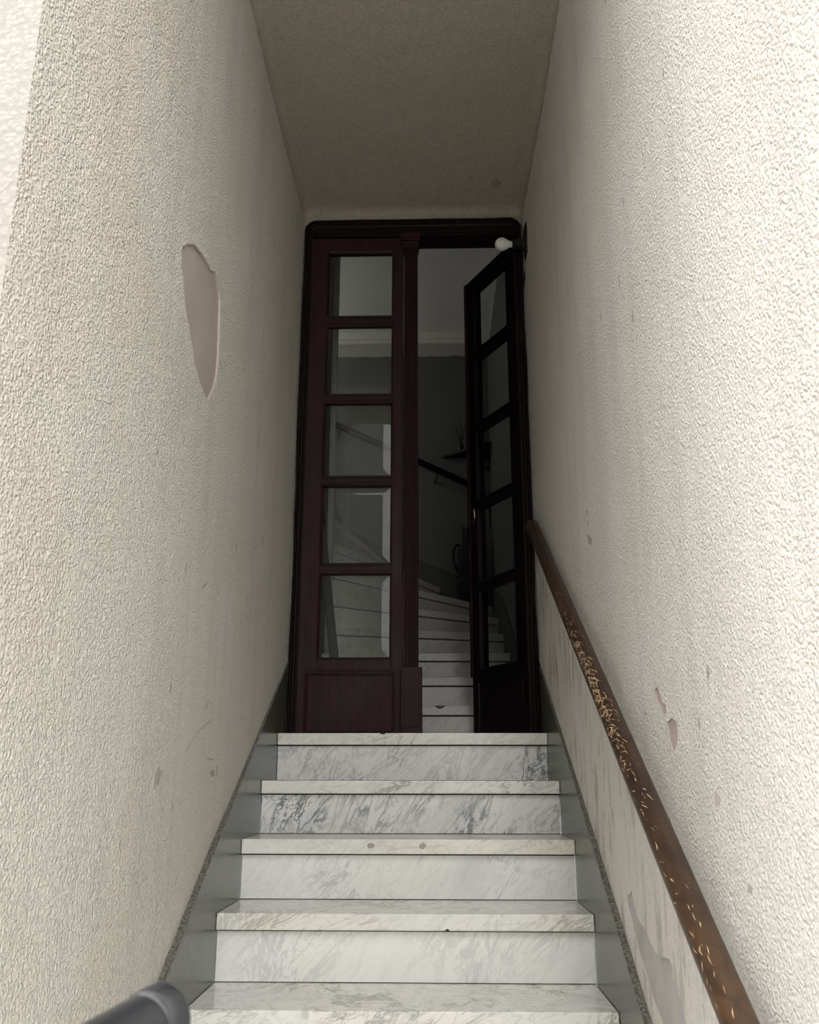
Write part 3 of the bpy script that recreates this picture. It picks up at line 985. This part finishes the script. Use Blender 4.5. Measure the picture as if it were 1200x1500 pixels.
bag = empty('black_bag', (0.34, 2.93, H * 6), 'tall black bag with a loop strap standing on the upper winder step', 'bag')
def rbox(x0, x1, y0, y1, z0, z1, r, n=5):
    b_ = MB()
    rings_ = []
    for z, s in ((z0, 0.88), (z0 + 0.02, 0.98), (z0 + (z1 - z0) * 0.5, 1.0), (z1 - 0.05, 0.95), (z1 - 0.01, 0.72), (z1, 0.45)):
        cx, cy, hx, hy = (x0 + x1) / 2, (y0 + y1) / 2, (x1 - x0) / 2 * s, (y1 - y0) / 2 * s
        ring_ = []
        for sx_, sy_, a0 in ((1, 1, 0), (-1, 1, PI / 2), (-1, -1, PI), (1, -1, 1.5 * PI)):
            for k in range(n):
                a = a0 + PI / 2 * k / (n - 1)
                ring_.append((cx + sx_ * (hx - r) + r * math.cos(a), cy + sy_ * (hy - r) + r * math.sin(a), z))
        rings_.append(ring_)
    b_.loops(rings_, True, True, True)
    return b_
ZB = H * 6 + 0.001
rbox(0.255, 0.43, 2.875, 3.05, ZB, ZB + 0.46, 0.045).build('bag_body', M_bag, bag)
rbox(0.245, 0.43, 2.835, 2.90, ZB + 0.02, ZB + 0.20, 0.025).build('front_pocket', M_bag, bag)
m = MB(); m.tube(smooth_line([(0.30, 2.95, ZB + 0.42), (0.258, 2.93, ZB + 0.45), (0.232, 2.92, ZB + 0.40), (0.232, 2.91, ZB + 0.32), (0.262, 2.90, ZB + 0.24)], 5), 0.009, 8)
m.build('strap', M_bag, bag)
m = rbox(0.305, 0.44, 2.90, 3.05, ZB + 0.30, ZB + 0.60, 0.03)
m.build('top_compartment', M_bag, bag)
m = MB(); m.tube([(0.325, 2.96, ZB + 0.40), (0.315, 2.96, ZB + 0.52), (0.296, 2.96, ZB + 0.60)], [0.035, 0.020, 0.002], 10)
m.build('pointed_flap', M_bag, bag)

pl = MB()  # added strip standing for the dark slanting band in the glass
bx = lambda z: -0.374 - 0.13 * (z - 0.369)
pl.add([(x, y, z) for y in (0.70, 0.722) for x, z in ((bx(1.56) - 0.008, 1.56), (bx(1.56) + 0.030, 1.56), (bx(-0.0015) + 0.021, -0.0015), (bx(-0.0015) - 0.021, -0.0015))],
       [(0, 1, 2, 3), (4, 7, 6, 5), (0, 4, 5, 1), (1, 5, 6, 2), (2, 6, 7, 3), (3, 7, 4, 0)])
tag(pl.build('slanting_strip', M_strip, bevel=0.002), 'narrow dark strip slanting behind the lowest pane', 'board')

# ------------------------------------------------------------------ handrail in the passage
RA, RB = Vector((0.4708, -2.30, -0.496 - 0.1 * 0.581)), Vector((0.4771, 0.045, 0.782 + 0.045 * 0.581))
RR = 0.0242
hr = empty('wooden_handrail', tuple((RA + RB) / 2), 'thick round brown wooden handrail with scuffed varnish on the right wall', 'handrail')
rd = (RB - RA).normalized()
m = MB()
pp = [RA + (RB - RA) * (k / 24) for k in range(25)]
rads = [RR] * 25
for k, f in ((0.008, 0.95), (0.015, 0.8), (0.0195, 0.55), (0.0215, 0.2)):
    pp.append(RB + rd * k); rads.append(RR * f)
m.tube(pp, rads, 28)
m.build('rail', M_rail, hr)
for t in (0.03, 0.955):
    p = RA + (RB - RA) * t
    m = MB()
    m.tube([p + Vector((0.012, 0, -0.014)), p + Vector((0.03, 0, -0.02)), Vector((WX + 0.002, p.y, p.z - 0.02))], 0.006, 8)
    m.build('bracket', M_sock, hr)
# scuffs: pale slivers where the varnish is gouged, on the side towards the steps
sd = rd.cross(Vector((0, 0, 1))).normalized()     # towards the wall
upv = sd.cross(rd).normalized()
rr = random.Random(77)
sf = MB()
for k in range(420):
    if k < 260:
        y = rr.gauss(-1.30, 0.17)
    elif k < 350:
        y = rr.uniform(-2.2, -1.0)
    else:
        y = rr.uniform(-1.2, -0.55)
    if not -2.25 < y < -0.4:
        continue
    t = (y - RA.y) / (RB.y - RA.y)
    c = RA + (RB - RA) * t
    ang = rr.gauss(2.45, 0.42)                    # round the rail from the wall side over the top
    L = rr.uniform(0.006, 0.026) * (1.0 if k < 260 else 0.9)
    hd = rr.gauss(0.35, 0.5) if k < 260 else rr.gauss(0.1, 0.3)
    w = rr.uniform(0.0003, 0.0012) * (1 if k < 260 else 0.7)
    cur = rr.uniform(-0.5, 0.5)
    pts = []
    for j in range(5):
        s = (j / 4 - 0.5) * L
        a = ang + (s * math.sin(hd) + cur * s * s * 20) / RR
        q = c + rd * (s * math.cos(hd))
        ww = w * (1 - abs(j / 2 - 1) * 0.8)
        rowp = []
        for e_ in (-1, 1):
            aa = a + e_ * ww * math.cos(hd) / RR
            qq = q - rd * (e_ * ww * math.sin(hd))
            rowp.append(qq + (sd * math.cos(aa) + upv * math.sin(aa)) * (RR + 0.0004))
        pts.append(rowp)
    vv = [p for r_ in pts for p in r_]
    sf.add(vv, [(2 * j, 2 * j + 1, 2 * j + 3, 2 * j + 2) for j in range(4)])
sf.build('scuff_marks', M_scuff, hr)['kind'] = 'stuff'

# ------------------------------------------------------------------ bulb beside the door
lamp = empty('wall_bulb', (0.50, 0.08, 2.11), 'white bulb in a black socket on a wooden block beside the door top', 'lamp')
m = MB()
m.loops([[(WX + 0.001, y, z) for y, z in ((0.045, 2.05), (0.115, 2.05), (0.125, 2.17), (0.115, 2.20), (0.045, 2.20), (0.035, 2.17))],
         [(WX - 0.014, y, z) for y, z in ((0.045, 2.05), (0.115, 2.05), (0.125, 2.17), (0.115, 2.20), (0.045, 2.20), (0.035, 2.17))],
         [(WX - 0.020, y, z) for y, z in ((0.052, 2.065), (0.108, 2.065), (0.116, 2.165), (0.108, 2.185), (0.052, 2.185), (0.044, 2.165))]])
m.build('block', M_plate, lamp)
m = MB(); m.tube([(WX - 0.019, 0.08, 2.112), (0.486, 0.08, 2.112), (0.485, 0.08, 2.112), (0.468, 0.08, 2.112), (0.467, 0.08, 2.112), (0.441, 0.08, 2.111)], [0.030, 0.030, 0.024, 0.022, 0.019, 0.018], 18)
m.build('socket', M_sock, lamp)
m = MB()
bp = [(0.445, 0.0135), (0.432, 0.0145), (0.425, 0.017), (0.418, 0.0225)]
for k in range(1, 13):
    a = 0.85 - k * (0.85 + PI / 2) / 12
    bp.append((0.395 - 0.0 + 0.030 * math.sin(a) , max(0.030 * math.cos(a), 0.0003)))
m.tube([(x, 0.08, 2.111) for x, _ in bp], [r for _, r in bp], 24)
m.build('bulb', M_white, lamp)
m = MB(); m.tube(smooth_line([(0.505, 0.10, 2.055), (0.507, 0.14, 2.02), (0.500, 0.165, 2.00), (0.494, 0.172, 1.95)], 4), 0.005, 8)
m.build('cable', M_plate, lamp)

# ------------------------------------------------------------------ bar end in the lower left corner
g1, g0 = Vector((-0.0905, -2.852, -0.3218)), Vector((-0.1262, -2.954, -0.3352))
gd = (g1 - g0).normalized()
g0 = g0 + Vector((0.003, 0, 0.0015))
hb = empty('handlebar', (-0.25, -3.05, ZG), 'black rubber bar end with a rounded cap poking in at the lower left', 'handlebar')
m = MB()
gp = [(-0.10, 0.0185), (-0.09, 0.0195), (0.078, 0.0195), (0.0785, 0.0195), (0.079, 0.0178), (0.084, 0.0178), (0.0845, 0.0202), (0.085, 0.0206), (0.100, 0.0206), (0.1005, 0.0206), (0.104, 0.0186), (0.1045, 0.018), (0.1048, 0.010), (0.105, 0.001)]
m.tube([g0 + gd * t for t, _ in gp], [r for _, r in gp], 28)
m.build('grip', M_rub, hb)
st0 = g0 - gd * 0.30
m = MB(); m.tube([g0 - gd * 0.09, g0 - gd * 0.2, st0, st0 - gd * 0.3], 0.011, 14)
m.build('bar', M_steel, hb)
m = MB(); m.tube([st0 + Vector((0, 0, 0.02)), Vector((st0.x, st0.y, -0.9)), Vector((st0.x, st0.y, ZG + 0.03))], 0.017, 14)
m.build('stem', M_steel, hb)
m = MB(); m.tube([(st0.x, st0.y, ZG), (st0.x, st0.y, ZG + 0.012), (st0.x, st0.y, ZG + 0.03)], [0.09, 0.09, 0.03], 20)
m.build('foot', M_steel, hb)
